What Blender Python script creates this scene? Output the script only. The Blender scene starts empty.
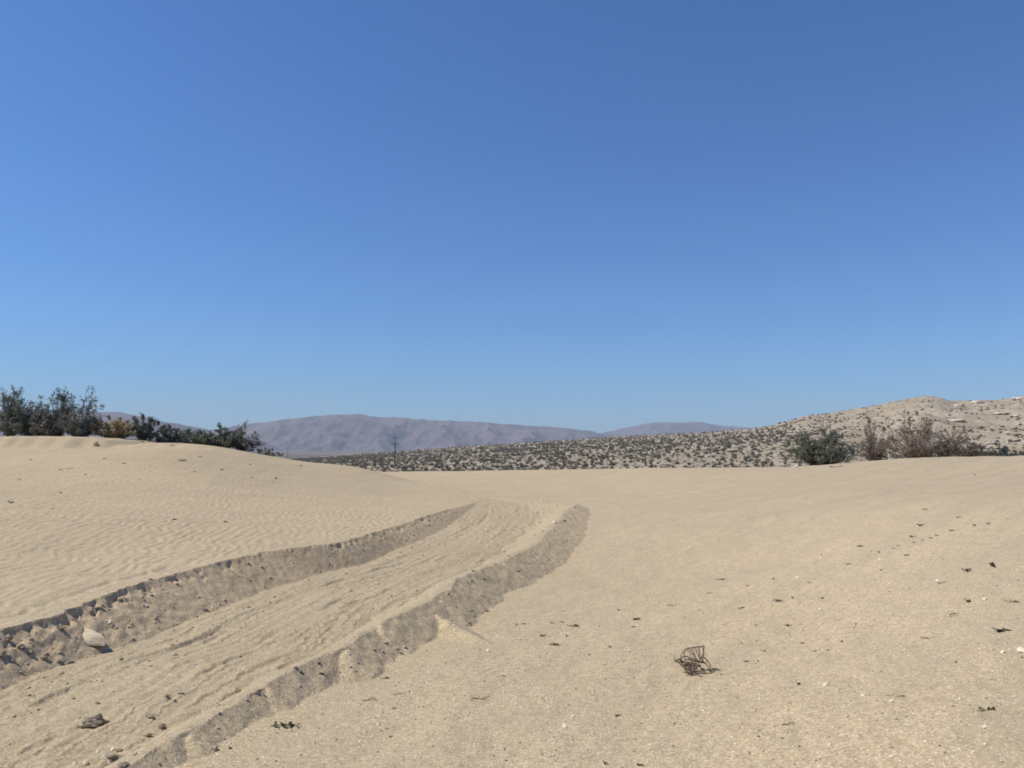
import bpy, bmesh, math, random
import numpy as np
random.seed(7)
sc = bpy.context.scene
COL = sc.collection
R = math.radians

# ------------------------------------------------------------------ camera model
F, H = 770.0, 1.7
PITCH = math.atan(74.0 / 770.0)
CP, SP = math.cos(PITCH), math.sin(PITCH)

def ray(px, py):
    a = (px - 512) / F; b = (384 - py) / F
    return np.array([a, CP - b * SP, SP + b * CP])

def slope_of(py):                       # rise per metre of depth for a pixel row
    b = (384 - np.asarray(py, float)) / F
    return (SP + b * CP) / (CP - b * SP)

def at_depth(px, py, Y):
    d = ray(px, py); return d * (Y / d[1]) + np.array([0, 0, H])

def at_z(px, py, z):
    d = ray(px, py); return d * ((z - H) / d[2]) + np.array([0, 0, H])

# ------------------------------------------------------------------ noise
def _hash(ix, iy, seed):
    n = (ix * 374761393 + iy * 668265263 + seed * 1442695041) & 0xFFFFFFFF
    n = ((n ^ (n >> 13)) * 1274126177) & 0xFFFFFFFF
    n = (n ^ (n >> 16)) & 0xFFFFFFFF
    return n

def perlin(x, y, seed=0):
    x = np.asarray(x, float); y = np.asarray(y, float)
    x, y = np.broadcast_arrays(x, y)
    x0 = np.floor(x).astype(np.int64); y0 = np.floor(y).astype(np.int64)
    fx = x - x0; fy = y - y0
    u = fx * fx * fx * (fx * (fx * 6 - 15) + 10); v = fy * fy * fy * (fy * (fy * 6 - 15) + 10)
    def g(ix, iy, dx, dy):
        a = _hash(ix, iy, seed) * (2 * math.pi / 4294967296.0)
        return np.cos(a) * dx + np.sin(a) * dy
    n00 = g(x0, y0, fx, fy); n10 = g(x0 + 1, y0, fx - 1, fy)
    n01 = g(x0, y0 + 1, fx, fy - 1); n11 = g(x0 + 1, y0 + 1, fx - 1, fy - 1)
    return 1.5 * ((n00 * (1 - u) + n10 * u) * (1 - v) + (n01 * (1 - u) + n11 * u) * v)

def fbm(x, y, seed=0, octs=4, gain=0.5):
    s = 0; a = 1.0
    for k in range(octs):
        s = s + a * perlin(x * 2 ** k + 17.3 * k, y * 2 ** k - 9.1 * k, seed + k); a *= gain
    return s

def ridged(x, y, seed=0, octs=4):
    s = 0; a = 1.0
    for k in range(octs):
        s = s + a * (1 - np.abs(perlin(x * 2 ** k + 3.7 * k, y * 2 ** k + 5.1 * k, seed + k)) * 2); a *= 0.5
    return s / 1.9

def sstep(a, b, x):
    t = np.clip((np.asarray(x, float) - a) / (b - a), 0, 1); return t * t * (3 - 2 * t)

# ------------------------------------------------------------------ base sand surface (thin-plate spline through surveyed points)
ctrl = []
def cd(px, py, Y): ctrl.append(at_depth(px, py, Y))
def cz(px, py, z): ctrl.append(at_z(px, py, z))
def cw(x, y, z): ctrl.append(np.array([x, y, z], float))
# right hand flat, rising to the right
for q in [(1024,768,.26),(760,768,.06),(512,768,0),(300,768,0),(1024,650,.44),(800,650,.13),(600,650,0),(470,650,0),
          (1024,560,.76),(800,560,.28),(640,560,-.04),(1024,500,1.12),(800,500,.56),(640,500,.02),(1024,472,1.22),(800,480,.72),(640,482,.25)]: cz(*q)
cd(1024,457.5,36); cd(950,458,38); cd(900,459,40); cd(860,463,46); cd(800,466.5,52); cd(740,467.5,58)
cd(680,468,66); cd(600,469.5,72); cd(520,470.5,76); cd(440,471.5,80); cd(370,472,84); cd(300,472.5,86)
cz(470,481,.12); cz(560,481,.14); cz(520,492,.0)
for a in (-.62,-.4,-.2,0,.2,.4,.62):
    cw(a*112,112,-1.6); cw(a*150,150,-1.6)
cw(.66*56,56,.6); cw(.5*62,62,.4); cw(.35*74,74,-.2); cw(.1*92,92,-.7); cw(-.15*98,98,-.8)
# left dune
for q in [(0,540,12),(0,490,20),(0,459,27),(0,448.5,30),(0,449.2,33),(0,449,37),(0,449,40),(0,449,46),(60,449,46),(110,449.4,44),(70,448.5,30),(70,449.2,33),(70,449,37),(70,449,40),
          (112,448.8,30.5),(112,449.6,33),(112,449.4,38),(150,448.8,31.5),(150,449.6,34),(150,449.6,39),(200,449.6,32.5),(200,450.5,38),(235,454,37),
          (200,520,16),(200,480,25),(262,458,39),(300,520,18.5),(300,490,27.5),(300,462,40),(330,464,42.5),(350,467,44),(400,477.8,45),(425,485,44),(300,470,34),(150,500,20),(90,480,23),(90,560,11.5)]: cd(*q)
for q in [(-28,46,1.6),(-20,50,1.0),(-12,56,.35),(-34,58,.3),(-24,66,.0),(-45,75,-.6),(-10,50,.4),(-40,40,2.6),(-34,28,2.4),(-30,15,1.6),(-22,5,.9),(-8,46,.32),(-5,50,.1)]: cw(*q)
# bank top line (sand level next to the road)
for px, py, z in [(0,628,.1),(112,592,.14),(210,564,.16),(340,542,.16),(416,519,.14),(470,504,.06)]: cz(px,py,z)
for y in (0,4): cw(-5.2,y,.08)
# behind and beside the camera
for q in [(0,0,0),(0,-8,0),(10,-8,.2),(-10,-8,.2),(14,3,.3),(24,8,1.0),(30,20,1.9),(20,-10,.6),(45,35,2.0),(0,-60,-.5),(60,-40,0),(-60,-40,0),(70,40,.5),(-70,20,.5),(3,3,0),(-1,3,0)]: cw(*q)
ctrl = np.array(ctrl)
def _tps(r2): return 0.5 * r2 * np.log(np.maximum(r2, 1e-9))
def _fit(P, lam=0.03):
    n = len(P); A = np.zeros((n + 3, n + 3)); d = P[:, None, :2] - P[None, :, :2]
    A[:n, :n] = _tps((d ** 2).sum(2)) + lam * np.eye(n)
    A[:n, n] = 1; A[:n, n + 1:] = P[:, :2]; A[n, :n] = 1; A[n + 1:, :n] = P[:, :2].T
    return np.linalg.solve(A, np.concatenate([P[:, 2], np.zeros(3)]))
WT = _fit(ctrl)
def tps(x, y):
    out = np.empty(x.shape); xf = x.ravel(); yf = y.ravel(); of = out.ravel()
    for i in range(0, len(xf), 40000):
        a = xf[i:i+40000]; b = yf[i:i+40000]
        r2 = (a[:, None] - ctrl[None, :, 0]) ** 2 + (b[:, None] - ctrl[None, :, 1]) ** 2
        of[i:i+40000] = _tps(r2) @ WT[:-3] + WT[-3] + WT[-2] * a + WT[-1] * b
    return of.reshape(x.shape)

# ------------------------------------------------------------------ far terrain
def line(pts):
    p = np.array(pts, float)
    return lambda x: np.interp(x, p[:, 0], p[:, 1])
hill_sky = line([(-800,462),(150,461),(270,459),(330,456.5),(350,455),(400,451.5),(450,447.5),(500,444.5),(560,440.5),(620,436.5),(680,433.5),(740,429.5),(770,425.5),(785,421.5),
                 (800,417),(815,414.5),(840,411.5),(862,407.5),(880,405),(890,403),(900,400.5),(910,399),(925,397.5),(940,398.2),(952,400.5),(975,401),(1000,399.5),(1024,397),(1080,394),(1200,392),(1700,400)])
hill_Y1 = line([(-800,1200),(300,1000),(450,760),(600,680),(780,600),(930,540),(1200,520)])
def far_z(x, y):
    yy = np.maximum(y, 20.0)
    px = np.clip(512 + F * CP * x / yy, -800, 1700)
    px = np.where(y < 20, 512 + np.sign(x) * 1000, px)
    Y1 = hill_Y1(px); zr = H + slope_of(hill_sky(px)) * Y1
    z0 = -1.7
    t = (y - 215) / (Y1 - 215)
    steep = sstep(760, 900, px)
    g = np.clip(t, 0, 1); g = g * (1 - .45 * steep) + .45 * steep * sstep(.35, 1.0, g) + 0
    up = z0 + (zr - z0) * g
    down = zr - np.clip(t - 1, 0, 50) * (Y1 - 215) * .10
    fan = z0 + np.clip(y - 1500, 0, None) * .012
    z = np.where(t < 1, up, np.maximum(down, fan))
    # washes and knolls, strongest on the steep end, fading at the skyline
    am = sstep(.05, .4, t) * (1 - .75 * sstep(.8, 1.0, t)) * (1 - sstep(1.3, 2, t))
    z = z + am * ((.5 + 1.6 * steep) * (ridged(x / 70, y / 110, 11, 4) - .45) + 4.2 * steep * (ridged(x / 38 + y / 200, y / 75, 14, 4) - .5))
    z = z + sstep(.75, .95, t) * (1 - sstep(1.3, 2, t)) * (.35 + 1.0 * steep) * fbm(x / 11, y / 24, 21, 4)
    return z

# ------------------------------------------------------------------ road, cut bank and windrow lines: x as a function of y
hb_l = line([(0,.07),(4,.08),(5,.11),(5.6,.14),(6.2,.19),(7.1,.21),(7.8,.25),(8.5,.28),(11,.31),(14,.30),(18,.28),(22,.24),(25,.18),(28,.12),(30.5,.09),(34,.0),(200,0)])
def poly(pix, zf, lo, hi):
    P = np.array([at_z(px, py, z) for px, py, z in pix]); o = np.argsort(P[:, 1]); P = P[o]
    ys = np.concatenate([[lo[1]], P[:, 1], [h[1] for h in hi]]); xs = np.concatenate([[lo[0]], P[:, 0], [h[0] for h in hi]])
    return lambda y: np.interp(y, ys, xs)
zr_l = line([(0,-.25),(12,-.25),(17,-.20),(22,-.13),(28,-.05),(33,.0),(200,0)])
ltop_f = poly([(0,630,.1),(49,617,.12),(112,594,.14),(150,581,.15),(210,565,.16),(262,553,.16),(340,542,.16),(380,530,.15),(416,520,.14),(451,509,.1),(479,500,.03)], 0, (-4.9,0), [(-1.6,32),(-3,40)])
lfoot_f = poly([(a, b, float(zr_l(c))) for a, b, c in [(0,673,7),(56,664,7.4),(112,650,8),(150,637,8.6),(206,615,9.8),(262,592,11.3),(340,568,13.6),(380,555,15.3),(423,540,18),(466,521,23.2),(490,508,28.5)]], 0, (-4.5,0), [(-.6,32),(-2.2,40)])
rc = [(142,759,4),(176,739,4.3),(221,709,4.8),(262,688,5.2),(292,671,5.6),(340,648,6.2),(376,624,7.1),(412,608,7.8),(432,596,8.5),(468,568,10.4),(508,552,12),(540,536,14),(560,520,17),(576,506,22)]
rcrest_f = poly([(a, b, float(hb_l(c))) for a, b, c in rc], 0, (-2.0,0), [(2.05,24.5),(1.75,27),(1.0,29.5),(-.6,32),(-4,35)])

def near_shape(x, y, rough=True):
    """height of the sand with the graded track; returns z and region code"""
    z = tps(x, y)
    pxr = 512 + x * 770 / 35.0
    bh_ = np.interp(pxr, [-600, -60, 60, 92, 112, 122, 134, 150, 200, 235, 265], [.6, .58, .58, .56, .44, .22, .20, .30, .24, .12, 0])
    ye = 33.6 + .2 * perlin(x * .45, 0 * x, 45) + .12 * perlin(x * 1.6, 0 * x, 46)
    z = z + bh_ * sstep(0, 1.15, y - ye) * (1 - sstep(50, 60, y))
    base = z + 0
    n1 = fbm(x * .9, y * .9, 3, 3) if rough else 0
    lt = ltop_f(y) + .05 * perlin(y * 2.1, 0 * y, 31) + .04 * perlin(y * 6.5, 0 * y + 4, 32) + .07 * sstep(12, 20, y) * perlin(y * 2.7, 0 * y + 1, 30)
    lf = lfoot_f(y) + .10 * perlin(y * .9, 0 * y + 9, 33)
    drop = np.maximum(base - zr_l(y), .03)
    lf = lt + np.clip(lf - lt, 1.5 * drop, 2.0 * drop)
    rcx = rcrest_f(y) + .06 * perlin(y * .7, 0 * y + 2, 34) + .025 * perlin(y * 2.3, 0 * y + 7, 35) * (1 - sstep(10, 18, y))
    nrb = 1 - .75 * sstep(9, 15, y)
    hb = hb_l(y) * .9 * (1 + .13 * nrb * perlin(y * 1.1, 0 * y + 5, 36) + .07 * nrb * perlin(y * 3.1, 0 * y + 8, 37))
    fade = 1 - sstep(26.5, 33.5, y)                       # the track runs out on the flat
    zr = base * (1 - fade) + np.minimum(zr_l(y), base) * fade
    w_r = np.maximum(rcx - lf, .6)
    # cut bank profile
    u = np.clip((x - lt) / (lf - lt), 0, 1)
    prof = 1 - u
    zbank = zr + (np.maximum(base - zr, 0)) * prof
    bank = (x > lt) & (x <= lf)
    # chunks broken out of the bank
    chunk = np.clip(fbm(x * 5.5, y * 3.4, 41, 4), -1, 1)
    slump = np.clip(1 - np.abs(perlin(y * 3.4 + x * 1.2, y * .6 + x * .8, 43)) * 3.2, 0, 1)          # runnels down the face
    near = 1 - sstep(7.6, 10, y)
    pock = np.clip(fbm(x * 6 + y * 1.5, y * 4.2, 44, 3) - .12, 0, .6)                                  # chunks fallen out under the lip
    zbank = zbank + fade * (chunk * (.004 + .03 * near) * np.sin(u * math.pi) ** .6 - (slump * (.018 + .03 * near) + pock * (.08 + .07 * near)) * sstep(.0, .06, u) * (1 - sstep(.10, .36, u)))
    # windrow inner side
    s = np.clip((x - lf) / w_r, 0, 1)
    inner = sstep(.66, 1.0, s) ** 1.3
    zc = np.maximum(base, zr) + hb
    zroad = zr + (zc - zr) * inner + fade * .035 * (1 - s) * 0
    track = fade * sstep(0, .06, s) * (1 - sstep(.85, .97, s))
    q = s * w_r
    wob = .10 * perlin(y * .35, 0 * y, 51)
    gate = sstep(-.25, .3, perlin(x * 1.1, y * .55, 60)); gate2 = sstep(-.1, .35, perlin(x * 1.3 + 9, y * .7, 69))
    e1 = perlin((q + wob) * 3.0, y * .25, 53); e2 = perlin((q + .6 * wob) * 6.5 + 8, y * .38, 59); e3 = perlin((q + .5 * wob) * 10 + 3, y * .6, 67)
    ledge = sstep(-.035, .035, e1 - .12) * .012 * gate + sstep(-.025, .025, e2 - .15) * .013 * gate2 + sstep(-.025, .025, e3 - .2) * .012 * gate
    rough_r = np.clip(fbm(x * 8, y * 5, 56, 3) - .05, 0, 1)
    zroad = zroad + track * (ledge + .010 * perlin((q + wob) * 9, y * .5, 54) + .008 * fbm(x * 1.6, y * .8, 55, 3) + .011 * rough_r * (.3 + gate2)
                             - .014 * np.exp(-((s - .22) / .06) ** 2) - .012 * np.exp(-((s - .6) / .05) ** 2))
    # ledge between the road and the windrow
    led = s - .68 - .05 * perlin(y * .8, 0 * y, 57)
    zroad = zroad - track * .022 * np.exp(-(led / .02) ** 2)
    road = (x > lf) & (x <= rcx)
    # windrow outer side at the angle of repose
    d = x - rcx
    # spill cones push the slope outwards here and there
    rep = .60 - .18 * sstep(9, 17, y)
    zout = zc - rep * d * (1 - .12 * np.clip(perlin(y * 1.7, 0 * y, 38), -1, 1))
    out = x > rcx
    z = np.where(bank, zbank, z); z = np.where(road, zroad, z)
    lump = out & (zout > base)
    z = np.where(lump, zout, z)
    # spill cones that scallop the foot of the windrow
    for (cy, dh) in CONES:
        cx = float(rcrest_f(cy)) + .06; hc = float(hb_l(cy)) * dh
        m0 = np.abs(y - cy) < 1.6
        if m0.any():
            cone = base + hc - (.60 - .18 * float(sstep(9, 17, cy))) * np.sqrt((x - cx) ** 2 + (y - cy) ** 2)
            m = m0 & out & (cone > z); z = np.where(m, cone, z); lump = lump | m
    # the two lobes beside the windrow
    for (cx, cy, h, k, dx) in LOBES:
        r = np.sqrt(((x - cx) * 1.0) ** 2 + ((y - cy) * dx) ** 2)
        cone = base + h - k * r
        m = out & (cone > z); z = np.where(m, cone, z)
    # ridge of clods in the near track
    if rough:
        nr = sstep(3.2, 4.2, y) * (1 - sstep(4.8, 5.6, y)) * road
        z = z + nr * .07 * np.exp(-((s - .74) / .09) ** 2) * np.clip(.4 + fbm(x * 5, y * 5, 58, 3), 0, 2)
    # soft surface relief
    if rough:
        left = x < lt
        lo = .5 + .5 * np.clip(n1, -1, 1)
        wx = x + .16 * fbm(x * .7, y * .7, 61, 2); wy = y + .22 * fbm(x * .6 + 5, y * .6, 62, 2)
        un = wx * .99 + wy * .15; ut = wy * .99 - wx * .15
        r1 = np.sin(2 * math.pi * un / .18 + 3.4 * perlin(un * 2.0, ut * 2.0, 63))
        rip = r1 * (.2 + .8 * sstep(-.45, .2, perlin(un * 4.0, ut * 3.4, 68))) + .7 * perlin(un * 7.0, ut * 3.2, 77)
        far = 1 - sstep(26, 36, y)
        amp = (.62 + .38 * sstep(-.5, .5, perlin(x * .35, y * .25, 64)))
        z = z + np.where(left, far * amp * .0088 * (1 - .35 * sstep(16, 28, y)) * rip * sstep(0, .45, lt - x), 0)
        z = z + np.where(left, .010 * fbm(x * 1.6, y * .45, 65, 3) + .035 * perlin(x * .3, y * .12, 66), 0)
        z = z + np.where(left & (lt - x < .6), -.02 * np.exp(-((lt - x - .38) / .06) ** 2) * (y < 11), 0)
        flat = out & ~lump
        dist = np.clip(x - rcx, 0, 30)
        z = z + np.where(flat, sstep(.1, 1.2, dist) * (.022 * fbm(x * .55, y * .4, 71, 3) + .010 * fbm(x * 2.6 - y * .9, y * 1.2 + x * .6, 72, 3)), 0)
        # shallow drag marks that climb to the right
        z = z + np.where(flat, sstep(1, 4, dist) * (.03 * np.clip(perlin((x * .66 + y * .75) * .16 + 3, (y * .66 - x * .75) * .9, 73), -.6, .6) + .012 * np.abs(perlin((x * .66 + y * .75) * .2, (y * .66 - x * .75) * 2.4, 74))), 0)
        z = z + np.where(lump | bank, .012 * fbm(x * 7, y * 7, 75, 2), 0)
        z = z + np.where(road, .006 * fbm(x * 6, y * 3, 76, 3), 0)
    code = np.where(bank, 1, np.where(road, 2, np.where(lump, 3, 0)))
    code = np.where(fade < .02, 0, code)
    return z, code
_r = np.random.default_rng(12)
CONES = []; _y = 3.4
while _y < 24:
    CONES.append((_y, float(_r.uniform(.84, .98)) if _y < 9 else float(_r.uniform(.82, .92)))); _y += float(_r.uniform(.7, 1.3)) if _y < 9 else float(_r.uniform(1.6, 3.0))
LOBES = []
def _lobe(px, py, h, k, dx=1.0):
    p = at_z(px, py, h); LOBES.append((p[0], p[1], h, k, dx))
for _k in range(15):
    _t = _k / 14; _lobe(436 + 52 * _t, 614 + 27 * _t, .14 - .12 * _t, .42, 1.0)

def ground_z(x, y, rough=True):
    x = np.atleast_1d(np.asarray(x, float)); y = np.atleast_1d(np.asarray(y, float))
    zn, code = near_shape(x, y, rough)
    r = np.sqrt(x * x + y * y)
    w = sstep(92, 150, r)
    z = np.where(w > 0, zn * (1 - w) + far_z(x, y) * w, zn)
    return z, code

def hit(px, py, lo=2.5, hi=110.0):
    """where a line of sight meets the sand"""
    d = ray(px, py); d = d / d[1]
    Y = np.exp(np.linspace(math.log(lo), math.log(hi), 1500))
    X = d[0] * Y; Z = H + d[2] * Y
    g, _ = ground_z(X, Y)
    below = np.nonzero(g >= Z)[0]
    i = below[0] if len(below) else len(Y) - 1
    return np.array([X[i], Y[i], g[i]])

# ------------------------------------------------------------------ materials
MATS = {}
def nodes(name):
    m = bpy.data.materials.new(name); m.use_nodes = True
    nt = m.node_tree; nt.nodes.clear()
    o = nt.nodes.new('ShaderNodeOutputMaterial')
    MATS[name] = m
    return m, nt, o
class G:
    def __init__(s, nt): s.nt = nt
    def n(s, t, **kw):
        x = s.nt.nodes.new(t)
        for k, v in kw.items():
            if k.startswith('_'): setattr(x, k[1:], v)
            else: x.inputs[k.replace('__', ' ')].default_value = v
        return x
    def l(s, a, b): s.nt.links.new(a, b)
    def noise(s, vec, scale, detail=4, rough=.55, dist=0):
        x = s.n('ShaderNodeTexNoise', Scale=scale, Detail=detail, Roughness=rough, Distortion=dist); s.l(vec, x.inputs['Vector']); return x.outputs['Fac']
    def ramp(s, fac, stops):
        r = s.n('ShaderNodeValToRGB'); e = r.color_ramp.elements
        while len(e) < len(stops): e.new(.5)
        for i, (p, c) in enumerate(stops):
            e[i].position = p; e[i].color = (c[0], c[1], c[2], 1) if isinstance(c, tuple) else (c, c, c, 1)
        s.l(fac, r.inputs[0]); return r.outputs[0]
    def mix(s, fac, a, b, mode='MIX'):
        m = s.n('ShaderNodeMix', _data_type='RGBA', _blend_type=mode)
        for sock, v in ((m.inputs[0], fac), (m.inputs[6], a), (m.inputs[7], b)):
            if isinstance(v, (int, float)): sock.default_value = v
            elif isinstance(v, tuple): sock.default_value = (*v, 1)
            else: s.l(v, sock)
        return m.outputs[2]
    def math(s, op, a, b=0.0):
        m = s.n('ShaderNodeMath', _operation=op)
        for i, v in enumerate((a, b)):
            if isinstance(v, (int, float)): m.inputs[i].default_value = v
            else: s.l(v, m.inputs[i])
        return m.outputs[0]
    def vscale(s, vec, sx, sy, sz):
        m = s.n('ShaderNodeMapping'); m.inputs['Scale'].default_value = (sx, sy, sz); s.l(vec, m.inputs[0]); return m.outputs[0]

def sand_mat(name, c1, c2, c3, speck=.5, grain=.6, stripes=False):
    m, nt, o = nodes(name); g = G(nt)
    pos = g.n('ShaderNodeNewGeometry').outputs['Position']
    big = g.noise(pos, .35, 5); mid = g.noise(pos, 4.0, 5, .6); fine = g.noise(pos, 55, 3, .7); fin2 = g.noise(pos, 17, 4, .7)
    col = g.mix(g.ramp(big, [(.35, 0.), (.68, 1.)]), c1, c2)
    col = g.mix(g.math('MULTIPLY', g.ramp(mid, [(.45, 0.), (.75, 1.)]), .55), col, c3)
    col = g.mix(.9, col, g.ramp(fine, [(.25, .50), (.75, 1.46)]), 'MULTIPLY')
    col = g.mix(.7, col, g.ramp(fin2, [(.3, .72), (.7, 1.25)]), 'MULTIPLY')
    if stripes:
        # the bank to the right carries a thin greyer gravel sheet, combed into bands
        sp = g.n('ShaderNodeSeparateXYZ'); g.l(pos, sp.inputs[0])
        side = g.math('SUBTRACT', sp.outputs[0], g.math('MULTIPLY', sp.outputs[1], .16))
        side = g.ramp(g.math('MULTIPLY', side, .1), [(.05, 0.), (.75, 1.)])
        rot = g.n('ShaderNodeMapping'); rot.inputs['Rotation'].default_value = (0, 0, -.72); g.l(pos, rot.inputs[0])
        bandv = g.vscale(rot.outputs[0], .18, 1.5, 1)
        band = g.ramp(g.noise(bandv, 1.0, 4, .6), [(.38, 0.), (.66, 1.)])
        col = g.mix(g.math('MULTIPLY', side, g.math('ADD', g.math('MULTIPLY', band, .75), .35)), col, (.375, .297, .195))
        col = g.mix(g.math('MULTIPLY', band, .42), col, (.37, .290, .182))
    # coarse grains of pale and dark grit lying in the sand
    for sc_, thr, c, k in ((36, .21, (.70, .62, .49), speck * 1.5), (21, .15, (.13, .10, .07), speck * 1.0), (55, .25, (.64, .53, .39), speck * 1.5), (12, .10, (.68, .58, .44), speck * 1.4)):
        v = g.n('ShaderNodeTexVoronoi', Scale=sc_, Randomness=1.0); g.l(pos, v.inputs['Vector'])
        on = g.math('LESS_THAN', v.outputs['Distance'], thr)
        pick = g.n('ShaderNodeSeparateColor'); g.l(v.outputs['Color'], pick.inputs[0])
        on = g.math('MULTIPLY', on, g.math('GREATER_THAN', pick.outputs[0], .62))
        col = g.mix(g.math('MULTIPLY', on, k), col, c)
    b = g.n('ShaderNodeBsdfPrincipled', Roughness=.95); b.inputs['Specular IOR Level'].default_value = .12
    g.l(col, b.inputs['Base Color'])
    h = g.math('ADD', g.math('MULTIPLY', fine, .006), g.math('MULTIPLY', fin2, .012))
    h = g.math('ADD', h, g.math('MULTIPLY', mid, .02))
    bp = g.n('ShaderNodeBump', Strength=grain, Distance=1.0); g.l(h, bp.inputs['Height']); g.l(bp.outputs[0], b.inputs['Normal'])
    g.l(b.outputs[0], o.inputs[0])
    return m
SAND = sand_mat('sand', (.436, .338, .205), (.466, .365, .225), (.392, .301, .180), .55, .6, True)
ROADM = sand_mat('packed_track_sand', (.388, .304, .188), (.420, .332, .206), (.340, .262, .162), .35, .8)
BERMM = sand_mat('loose_gravelly_sand', (.462, .355, .212), (.486, .378, .228), (.425, .320, .190), .6, .6)
BANKM = sand_mat('crumbly_bank_sand', (.45, .338, .204), (.475, .360, .220), (.392, .290, .175), .4, .7)

def desert_mat():
    m, nt, o = nodes('desert_soil'); g = G(nt)
    pos = g.n('ShaderNodeNewGeometry').outputs['Position']
    a = g.noise(pos, .02, 5); b_ = g.noise(pos, .09, 6, .65); c = g.noise(pos, .7, 4)
    col = g.mix(g.ramp(a, [(.38, 0.), (.62, 1.)]), (.35, .29, .205), (.295, .235, .16))
    col = g.mix(g.math('MULTIPLY', g.ramp(b_, [(.5, 0.), (.66, 1.)]), .8), col, (.44, .37, .28))
    col = g.mix(g.math('MULTIPLY', g.ramp(b_, [(.28, 1.), (.42, 0.)]), .6), col, (.25, .17, .11))
    col = g.mix(.6, col, g.ramp(c, [(.3, .75), (.7, 1.2)]), 'MULTIPLY')
    # far out on the valley floor the scrub closes up, with a few pale playa flats
    sep = g.n('ShaderNodeSeparateXYZ'); g.l(pos, sep.inputs[0])
    farf = g.ramp(g.math('MULTIPLY', sep.outputs[1], 1 / 4000.0), [(.25, 0.), (.45, 1.)])
    pf = g.noise(g.vscale(pos, .35, 1, 1), .0022, 3)
    floor = g.mix(g.ramp(pf, [(.60, 0.), (.66, 1.)]), (.135, .115, .09), (.42, .34, .25))
    col = g.mix(farf, col, floor)
    b = g.n('ShaderNodeBsdfPrincipled', Roughness=.95); b.inputs['Specular IOR Level'].default_value = .1
    g.l(col, b.inputs['Base Color'])
    bp = g.n('ShaderNodeBump', Strength=.8, Distance=1.0); g.l(g.math('MULTIPLY', b_, 2.0), bp.inputs['Height']); g.l(bp.outputs[0], b.inputs['Normal'])
    g.l(b.outputs[0], o.inputs[0]); return m
DESERT = desert_mat()

def mountain_mat():
    m, nt, o = nodes('mountain_rock'); g = G(nt)
    pos = g.n('ShaderNodeNewGeometry').outputs['Position']
    a = g.noise(pos, .0016, 6, .6); c = g.noise(pos, .009, 6, .7)
    col = g.mix(g.ramp(a, [(.4, 0.), (.6, 1.)]), (.108, .084, .085), (.155, .122, .115))
    col = g.mix(g.math('MULTIPLY', g.ramp(c, [(.5, 0.), (.65, 1.)]), .5), col, (.205, .165, .15))
    col = g.mix(g.math('MULTIPLY', g.ramp(c, [(.3, 1.), (.45, 0.)]), .4), col, (.085, .075, .075))
    b = g.n('ShaderNodeBsdfPrincipled', Roughness=.95); b.inputs['Specular IOR Level'].default_value = .1
    g.l(col, b.inputs['Base Color']); g.l(b.outputs[0], o.inputs[0]); return m
MOUNT = mountain_mat()

def leaf_mat(name, c1, c2, scale=6.0, trans=.38):
    m, nt, o = nodes(name); g = G(nt)
    pos = g.n('ShaderNodeNewGeometry').outputs['Position']
    n1 = g.noise(pos, scale, 3)
    col = g.mix(g.ramp(n1, [(.35, 0.), (.65, 1.)]), c1, c2)
    d = g.n('ShaderNodeBsdfPrincipled', Roughness=.75); d.inputs['Specular IOR Level'].default_value = .2
    g.l(col, d.inputs['Base Color'])
    t = g.n('ShaderNodeBsdfTranslucent'); g.l(col, t.inputs[0])
    mx = g.n('ShaderNodeMixShader', Fac=trans); g.l(d.outputs[0], mx.inputs[1]); g.l(t.outputs[0], mx.inputs[2])
    g.l(mx.outputs[0], o.inputs[0]); return m
L_DARK = leaf_mat('grey_green_foliage', (.135, .148, .125), (.22, .225, .18), 3)
L_GREEN = leaf_mat('creosote_foliage', (.145, .158, .108), (.23, .235, .165), 3)
L_YEL = leaf_mat('straw_yellow_foliage', (.50, .40, .225), (.39, .325, .195), 4)
L_RED = leaf_mat('reddish_brown_foliage', (.27, .212, .16), (.36, .295, .225), 4)
L_GREY = leaf_mat('ash_grey_foliage', (.15, .135, .105), (.20, .18, .145), 4)
L_FAR = leaf_mat('distant_creosote_foliage', (.145, .134, .100), (.245, .22, .165), .25)
L_LOW = leaf_mat('pale_low_scrub', (.20, .185, .14), (.27, .235, .175), .2)
L_SPRIG = leaf_mat('fresh_green_leaf', (.05, .065, .025), (.08, .10, .04), 60)
L_DRY = leaf_mat('dry_dark_leaf', (.05, .037, .026), (.09, .067, .045), 40)

def plain_mat(name, c1, c2, scale=8.0, bump=.3, rough=.85):
    m, nt, o = nodes(name); g = G(nt)
    tc = g.n('ShaderNodeTexCoord').outputs['Object']
    n1 = g.noise(tc, scale, 5, .65)
    col = g.mix(g.ramp(n1, [(.35, 0.), (.65, 1.)]), c1, c2)
    b = g.n('ShaderNodeBsdfPrincipled', Roughness=rough); b.inputs['Specular IOR Level'].default_value = .2
    g.l(col, b.inputs['Base Color'])
    bp = g.n('ShaderNodeBump', Strength=bump, Distance=.015); g.l(n1, bp.inputs['Height']); g.l(bp.outputs[0], b.inputs['Normal'])
    g.l(b.outputs[0], o.inputs[0]); return m
WOOD = plain_mat('grey_bark', (.10, .08, .062), (.17, .14, .11), 20)
WOODRED = plain_mat('brown_bark', (.12, .085, .065), (.19, .145, .11), 20)
TWIG = plain_mat('dry_brown_twig', (.13, .088, .06), (.20, .14, .10), 60)
POLEM = plain_mat('weathered_pole_wood', (.075, .062, .055), (.12, .10, .09), 3)
CERAM = plain_mat('brown_glazed_insulator', (.10, .06, .045), (.12, .07, .05), 3, 0, .3)
PALE = plain_mat('pale_limestone', (.62, .51, .34), (.48, .38, .25), 14, .6)
WHITE = plain_mat('white_quartz', (.80, .69, .52), (.68, .58, .43), 30, .3)
TANR = plain_mat('tan_stone', (.40, .32, .235), (.33, .255, .18), 25, .6)
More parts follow.
